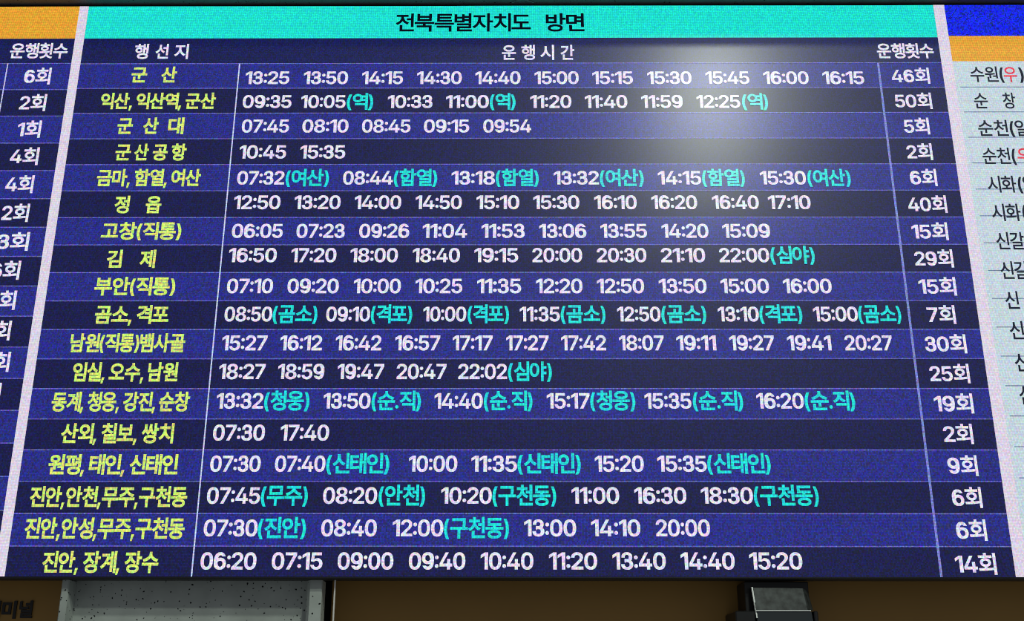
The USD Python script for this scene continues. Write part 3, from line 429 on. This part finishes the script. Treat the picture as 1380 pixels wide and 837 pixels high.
TIMES = [  # departure times of each row with their spans; a note in brackets is a piece of its own
    (105.4, '13:25 331.3 390.3|13:50 409.6 469.3|14:15 488.1 543.3|14:30 562.2 622.4|14:40 640.7 701.5|15:00 720.3 779.8|15:15 798.1 852.8|15:30 872.1 931.6|15:45 950.7 1009.3|16:00 1028.5 1089.3|16:15 1108.2 1163.9'),
    (137.5, '09:35 327.5 393.3|10:05 406 466|(역) 467.6 503.2|10:33 522.8 583|11:00 601 658.8|(역) 660 694.7|11:20 714.5 770|11:40 788 845.3|11:59 864 919.8|12:25 938.6 997.1|(역) 999.6 1034.6'),
    (170.4, '07:45 326.3 389.8|08:10 407.8 469.8|08:45 488.1 553.4|09:15 571.4 632.4|09:54 651.3 715.8'),
    (205.3, '10:45 323.1 386|15:35 404.9 465.6'),
    (240.2, '07:32 320 383.6|(여산) 385.3 443.5|08:44 462.6 529.6|(함열) 530.9 589.3|13:18 608.7 667|(함열) 668.2 726|13:32 746.2 807|(여산) 808.2 867.2|14:15 886.5 944.6|(함열) 945.8 1003.3|15:30 1024 1085.6|(여산) 1087.6 1145.8'),
    (273.2, '12:50 315.6 378.3|13:20 397.1 459.3|14:00 478.2 540.9|14:50 560.2 622.5|15:10 642 699.8|15:30 718.6 780.6|16:10 800.7 857.9|16:20 877.7 939.2|16:40 959.6 1022.1|17:10 1034.9 1091.9'),
    (311.7, '06:05 313 381.6|07:23 399.9 464.9|09:26 484.4 551.7|11:04 569.8 629.5|11:53 648.9 707.1|13:06 726.6 790.1|13:55 809 871.7|14:20 891.5 954.4|15:09 973.2 1037.4'),
    (344.3, '16:50 308.8 373.3|17:20 392.8 453.6|18:00 472.6 536.4|18:40 556.5 619.9|19:15 639.3 698.3|20:00 717.4 784.4|20:30 804 870.9|21:10 890.5 950|22:00 968.9 1036.2|(심야) 1037.9 1097.4'),
    (385.9, '07:10 306.3 368.3|09:20 387.8 456.8|10:00 476.9 540.4|10:25 560.2 623.2|11:35 643.1 702.3|12:20 722.1 784.9|12:50 804.4 867.9|13:50 887.8 951.9|15:00 970.9 1035.9|16:00 1055 1120.3'),
    (423.7, '08:50 303.1 367.1|(곰소) 367.9 428.1|09:10 439.9 498.9|(격포) 500.1 555.6|10:00 570.6 628.4|(격포) 630.2 685.9|11:35 700.4 754.4|(곰소) 755.6 815.8|12:50 831.7 889.9|(곰소) 891.1 951.4|13:10 967.3 1022.2|(격포) 1023 1080.7|15:00 1095.7 1155.5|(곰소) 1156 1213.7'),
    (462.5, '15:27 299.6 360.3|16:12 377.9 434.4|16:42 452.7 514.2|16:57 532.7 593.2|17:17 610.1 664|17:27 682.1 739.3|17:42 756.1 816.6|18:07 834.2 894.4|19:11 911.3 964.7|19:27 982.8 1043|19:41 1060.6 1119.6|20:27 1137.9 1201.9'),
    (501.1, '18:27 295.6 357.8|18:59 374.9 437.4|19:47 455.2 517.7|20:47 534.7 601.7|22:02 617.6 683.3|(심야) 684.6 743.6'),
    (540.6, '13:32 292.1 355.3|(청웅) 356.6 417.3|13:50 436.1 499.6|(순.직) 500.9 567.4|14:40 585.7 650.7|(순.직) 652 717.5|15:17 736.8 794.5|(청웅) 795.3 856|15:35 868.5 931.4|(순.직) 933.4 1000.9|16:20 1019.2 1082.7|(순.직) 1083.9 1151.7'),
    (583.4, '07:30 287.6 357.4|17:40 378.5 443.7'),
    (625.2, '07:30 283.9 351.6|07:40 371 438.7|(신태인) 440 524.8|10:00 551.1 616.4|11:35 635.2 696.7|(신태인) 697.5 782.5|15:20 801.6 867.4|15:35 885.7 952|(신태인) 952.8 1038.1'),
    (668.1, '07:45 279.4 350.9|(무주) 352.1 415.1|08:20 435.7 508.5|(안천) 510.5 573|10:20 594.6 662.8|(구천동) 663.6 749.4|11:00 770 834.2|16:30 854.8 924.7|18:30 944.5 1014.3|(구천동) 1015.5 1102.8'),
    (711.8, '07:30 275.1 347.4|(진안) 347.9 412.6|08:40 433.2 508|12:00 529.3 597.6|(구천동) 598.4 685.9|13:00 706.3 776.3|14:10 796.6 862.8|20:00 883.7 956.5'),
    (756.2, '06:20 270.8 345.9|07:15 366.7 434.9|09:00 455.3 530.3|09:40 551.1 627.2|10:40 647.8 718.8|11:20 739.9 804.6|13:40 825.5 897|14:40 917.1 989.7|15:20 1009.7 1080.8')]
RULE = 0.0034
for k in range(18):
    z1 = Z_HEAD - k * ROW
    z0 = z1 - ROW if k < 17 else Z_BOT
    row = part('table_row', rect(XL1, XR0, z0, z1), Y_BAND, row_light if k % 2 == 0 else row_dark)
    pieces, y = DEST[k]
    polys = [line_of(t, at(a, y)[0], at(b, y)[0], at(a, y)[2], EM * 0.97, 30) for t, a, b in pieces]
    for q in polys:
        obj('destination_syllable' if len(polys) > 1 else 'destination_name', sheet(q, Y_TEXT), lime, row, 'lime yellow destination lettering')
    y, spec = TIMES[k]
    for s in spec.split('|'):
        t, a, b = s.rsplit(' ', 2)
        if t[0] == '(':
            words('departure_note', t, float(a), float(b), y, row, cyan_text, 28, EM * 0.98, 'turquoise note in brackets')
        else:
            words('departure_time', t, float(a), float(b), y, row, white)
    t, a, b, y = TRIPS[k]
    words('trip_count', t, a, b, y, row, white, 22, EM * 0.98)
    part('row_rule', rect(XL1, XR0, z1 - RULE, z1 + RULE), Y_RULE, rule_c)
part('column_rule', rect(XC1 - 0.0045, XC1 + 0.0045, Z_BOT, Z_HEAD), Y_RULE - 0.0005, rule_w)
part('column_rule', rect(XC2 - 0.0075, XC2 + 0.0075, Z_BOT, Z_HEAD), Y_RULE - 0.0005, rule_b)
part('divider_bar', rect(XL0, XL1, Z_BOT, Z_TOP), Y_RULE - 0.001, bar_c, label='pale lilac bar left of the middle table')
part('divider_bar', rect(XR0, XR1, Z_BOT, Z_TOP), Y_RULE - 0.001, bar_c, label='pale lilac bar right of the middle table')

# left panel: its right-hand column shows
LROW = (at(85, 86)[2] - at(25, 642.3)[2]) / 14
part('title_band', rect(X_MIN, XL0, Z_TITLE, Z_TOP), Y_BAND, orange, label='orange title band of the left table')
head = part('header_row', rect(X_MIN, XL0, Z_HEAD, Z_TITLE), Y_BAND, navy)
words('heading', '운행횟수', 14.4, 91.8, 69.3, head, white, 22, EM * 0.96)
LEFT = [('6회', 33.4, 69, 103.5), ('2회', 27.1, 62.7, 139.2), ('1회', 24.3, 55.7, 175), ('4회', 14.6, 52.7, 211.4), ('4회', 8.3, 45.9, 249), ('2회', 3, 39.6, 287.6), ('13회', -15.5, 39.6, 326.2),
        ('16회', -23, 27.6, 365), ('3회', -17, 22, 405.4), ('2회', -24, 15, 446.2), ('2회', -25, 13.8, 488.3), ('5회', -38, 1.2, 530.4)]
z = at(85, 86)[2]
XLC = at(10.8, 88)[0]
for k in range(17):
    z1 = z - k * LROW
    z0 = z1 - LROW if k < 16 else Z_BOT
    row = part('table_row', rect(X_MIN, XL0, z0, z1), Y_BAND, row_light if k % 2 == 0 else row_dark)
    if k < len(LEFT):
        t, a, b, y = LEFT[k]
        words('trip_count', t, a, b, y, row, white, 22, EM * 1.02)
    part('row_rule', rect(X_MIN, XL0, z1 - RULE, z1 + RULE), Y_RULE, rule_c)
part('column_rule', rect(XLC - 0.004, XLC + 0.004, Z_BOT, z), Y_RULE - 0.0005, rule_w)

# right panel: pale table whose first column shows
z = at(1330, 83)[2]
zb = at(1330, 48.8)[2]
RROW = (at(1330, 117.8)[2] - at(1378, 687.4)[2]) / 15
part('title_band', rect(XR1, X_MAX, zb, Z_TOP), Y_BAND, blue, label='vivid blue title band of the right table')
part('header_row', rect(XR1, X_MAX, z, zb), Y_BAND, orange, label='orange headings band of the right table')
NAMES = [[('수원(', 1307, 1352.2, 0), ('우', 1352, 1370, 1), (')', 1372.5, 1378.8, 0)], [('순', 1312, 1330.6, 0), ('창', 1350.8, 1368, 0)], [('순천(일', 1317.6, 1386, 0)], [('순천(', 1323.5, 1368.6, 0), ('우', 1370.5, 1389, 1)],
         [('시화(일', 1330, 1396, 0)], [('시화(우', 1335.6, 1404, 0)], [('신갈', 1341.9, 1380, 0)], [('신갈', 1347.6, 1386, 0)], [('신', 1353.9, 1372.6, 0)], [('신', 1360, 1379.5, 0)], [('신', 1366.8, 1387, 0)], [('삼', 1373, 1394, 0)]]
NAME_Y = [101, 136.6, 173.5, 211, 249, 287, 325.5, 365, 405.3, 446, 489, 533]
zf = at(1330, 117.8)[2]
for k in range(17):
    z1 = z if k == 0 else zf - (k - 1) * RROW
    z0 = zf - k * RROW if k < 16 else Z_BOT
    row = part('table_row', rect(XR1, X_MAX, z0, z1), Y_BAND, pale)
    if k < len(NAMES):
        for t, a, b, is_red in NAMES[k]:
            words('destination_note' if is_red else 'destination_name', t, a, b, NAME_Y[k], row, red if is_red else ink, 14, EM * 0.98)
    if k:
        part('row_rule', rect(XR1 + 0.03, X_MAX, z1 - RULE, z1 + RULE), Y_RULE, pale_rule)

# ------------------------------------------------------------------ the wall behind and below, the soffit above
Y_PANEL, Y_FACE, Y_STRIP = 0.35, 0.20, 0.07
Z_LOW, Z_SOFFIT = 1.3, Z_TOP + 0.024
brown = plain('brown_panel', (158, 120, 52), 0.55, noise=0.06, scale=1.2)
dark_gap = plain('dark_gap', (26, 27, 27), 0.7)
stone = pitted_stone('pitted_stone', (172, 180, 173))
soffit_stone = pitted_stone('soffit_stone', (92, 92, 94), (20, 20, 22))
steel = plain('pale_steel', (225, 222, 214), 0.35)

wall = UsdGeom.Xform.Define(stage, '/World/wall_back').GetPrim()
ORIGIN[wall.GetPath()] = np.zeros(3)
tag(wall, 'brown panelled wall under the LED screen', kind='structure')
xa, xb = at(80, 820, Y_PANEL)[0], at(446, 820, Y_PANEL)[0]
obj('panel', box(-7.5, xa, Y_PANEL, Y_PANEL + 0.08, Z_LOW, Z_SOFFIT - 0.002, 0.004), brown, wall)
obj('panel', box(xb, 7.5, Y_PANEL, Y_PANEL + 0.08, Z_LOW, Z_SOFFIT - 0.002, 0.004), brown, wall)
obj('backing', box(xa - 0.1, xb + 0.1, Y_PANEL + 0.12, Y_PANEL + 0.2, Z_LOW, Z_SOFFIT - 0.002), dark_gap, wall)
obj('ceiling', box(-7.5, 7.5, -0.64, Y_PANEL + 0.25, Z_SOFFIT, Z_SOFFIT + 0.3), soffit_stone, None, 'dark pitted stone soffit just above the screen', 'structure')

# stone-clad column
f0, f1 = at(93, 830, Y_FACE)[0], at(411, 830, Y_FACE)[0]
column = thing('stone_column', 'grey pitted stone column below the left half of the LED screen', 'column', ((f0 + f1) / 2, Y_FACE, Z_LOW))
z_top = Z_BOT - 0.013
obj('face_panel', box(f0 - 0.03, f1 + 0.03, Y_FACE, Y_PANEL + 0.1, Z_LOW, Z_SOFFIT - 0.003, 0.004), stone, column)


def edge_strip(x0, x1, facet):
    """An upright strip whose inner front edge is cut to a slope."""
    y0, y1 = Y_STRIP, Y_FACE - 0.001
    s = 1 if facet > 0 else -1
    a, b = (x0, x1) if s > 0 else (x1, x0)              # a: the edge with the wide slope
    w = abs(facet)
    prof = [(a, y1), (a, y0 + w * 1.6), (a + s * w, y0), (b - s * 0.006, y0), (b, y0 + 0.006), (b, y1)]
    n = len(prof)
    v = [(x, y, z) for z in (Z_LOW, z_top) for x, y in prof]
    tri = [(0, k, k + 1) for k in range(1, n - 1)]
    faces = [t[::-1] for t in tri] + [tuple(q + n for q in t) for t in tri]
    for k in range(n):
        j = (k + 1) % n
        faces += [(k, j, j + n), (k, j + n, k + n)]
    t = trimesh.Trimesh(v, faces, process=False)
    t.fix_normals()
    return t


obj('edge_strip', edge_strip(at(78.8, 820, Y_STRIP)[0], at(88.5, 820, Y_STRIP)[0], -0.006), stone, column)
obj('edge_strip', edge_strip(at(411, 820, Y_STRIP)[0], at(432.5, 820, Y_STRIP)[0], 0.024), stone, column)

# slim bright upright at the edge of the brown panel
xr = at(450.3, 810, Y_STRIP)[0]
rod = box(xr - 0.0045, xr + 0.0045, Y_STRIP - 0.004, Y_STRIP + 0.012, Z_LOW, z_top, 0.0015)
tag(obj('edge_rod', rod, steel), 'slim pale steel upright between the stone column and the brown wall', 'metal rod')

# raised letters on the left wall panel
letter_black = plain('letter_black', (14, 12, 11), 0.45)
la = at(0, 820, Y_PANEL)
sign = thing('wall_lettering', 'raised black Korean letters on the brown wall left of the stone column', 'lettering', (la[0], Y_PANEL, la[2]))
for ch, px0, px1, py0, py1 in (('터', -20.5, 0.8, 810, 834), ('미', 3.2, 22.6, 810, 834), ('널', 26.6, 44.8, 809.5, 833)):
    g = glyph(ch, 34)
    bx0, by0, bx1, by1 = g.bounds
    mid = (py0 + py1) / 2
    x0, x1 = at(px0, mid, Y_PANEL)[0], at(px1, mid, Y_PANEL)[0]
    z1, z0 = at(px0, py0, Y_PANEL)[2], at(px0, py1, Y_PANEL)[2]
    sx, sz = (x1 - x0) / (bx1 - bx0), (z1 - z0) / (by1 - by0)
    g = affinity.affine_transform(g, [sx, 0, 0, sz, x0 - bx0 * sx, z0 - by0 * sz])
    t = trimesh.util.concatenate([trimesh.creation.extrude_polygon(q, 0.010, engine='earcut') for q in getattr(g, 'geoms', [g])])
    v = np.c_[t.vertices[:, 0], Y_PANEL - 0.0005 - t.vertices[:, 2], t.vertices[:, 1]]
    obj('letter', (v, t.faces), letter_black, sign)

# dark fixture with a sloped grey cover, fixed to the wall under the right half of the screen
shell = plain('fixture_black', (16, 17, 18), 0.4)
cover = plain('fixture_cover', (58, 63, 62), 0.42, spec=0.12, noise=0.6, scale=26.0)
trim = plain('fixture_edge', (214, 218, 214), 0.3)
c0 = at(1050, 823, 0.05)
fix = thing('wall_fixture', 'black wall fixture with a sloped glossy grey cover below the right part of the screen', 'wall fixture', (c0[0], Y_PANEL, c0[2]))


def hexa(front, back):
    """A solid between two quadrilaterals given in the same order (bottom left, bottom right, top right, top left)."""
    return trimesh.convex.convex_hull(np.vstack([front, back]))


b0, b1 = at(1003, 800, 0.12)[0], at(1089, 800, 0.12)[0]
zs = at(1050, 823, 0.02)[2]
obj('back_plate', box(b0, b1, 0.10, Y_PANEL - 0.001, zs - 0.1, z_top - 0.004, 0.004), shell, fix)
q = [at(1019, 823, 0.0), at(1088.5, 823, 0.0), at(1081.5, 793, 0.045), at(1012.5, 792, 0.045)]
obj('cover', hexa(np.array(q), np.array([at(1019, 823, 0.1), at(1096, 823, 0.1), at(1088, 795, 0.1), at(1012.5, 792, 0.1)])), cover, fix)
q2 = [at(1021, 838, -0.004), at(1096, 838, -0.004), at(1093.5, 824.5, 0.0), at(1019.4, 824.5, 0.0)]
obj('lower_cover', hexa(np.array(q2), np.array([(p[0], 0.10, p[2]) for p in q2])), plain('fixture_lower', (40, 46, 50), 0.3), fix)
e = [at(1019.6, 833, -0.008), at(1021.2, 833, -0.008), at(1014.4, 791, 0.040), at(1012.6, 791, 0.040)]
obj('edge_trim', hexa(np.array(e), np.array(e) + (0, 0.02, 0)), trim, fix)
e = [at(1019, 823.8, -0.006), at(1093, 823.8, -0.006), at(1093, 822.2, -0.006), at(1019, 822.2, -0.006)]
obj('lip', hexa(np.array(e), np.array(e) + (0, 0.02, 0)), trim, fix)
for x0, x1 in ((990.5, 1017), (1096, 1101.5)):
    a, b = at(x0, 830, 0.02)[0], at(x1, 830, 0.02)[0]
    obj('side_cheek', box(a, b, -0.005, Y_PANEL - 0.001, zs - 0.2, zs - 0.004, 0.006), shell, fix)

# thin cable looped along the soffit's edge
pts = []
for t in np.linspace(0, 1, 16):
    pts.append((at(690, 4)[0] + 0.16 * t, -0.012 - 0.05 * math.sin(math.pi * t), Z_SOFFIT - 0.004 - 0.007 * math.sin(math.pi * t)))
pts = np.array(pts)
ring = [(0.0025 * math.cos(a), 0.0025 * math.sin(a)) for a in np.arange(6) * math.pi / 3]
tan = np.gradient(pts, axis=0)
tan /= np.linalg.norm(tan, axis=1, keepdims=True)
side = np.cross(tan, (0, 0, 1.0))
side /= np.linalg.norm(side, axis=1, keepdims=True)
up2 = np.cross(side, tan)
v = np.array([p + a * sd + b * u for p, sd, u in zip(pts, side, up2) for a, b in ring])
fc = [(i * 6 + j, i * 6 + (j + 1) % 6, (i + 1) * 6 + (j + 1) % 6, (i + 1) * 6 + j) for i in range(len(pts) - 1) for j in range(6)]
fc = [t for q in fc for t in ((q[0], q[1], q[2]), (q[0], q[2], q[3]))]
tag(obj('cable', (v, np.array(fc)), plain('cable_grey', (120, 126, 126), 0.5), smooth=True), 'thin grey cable looped under the dark soffit above the title bar', 'cable')
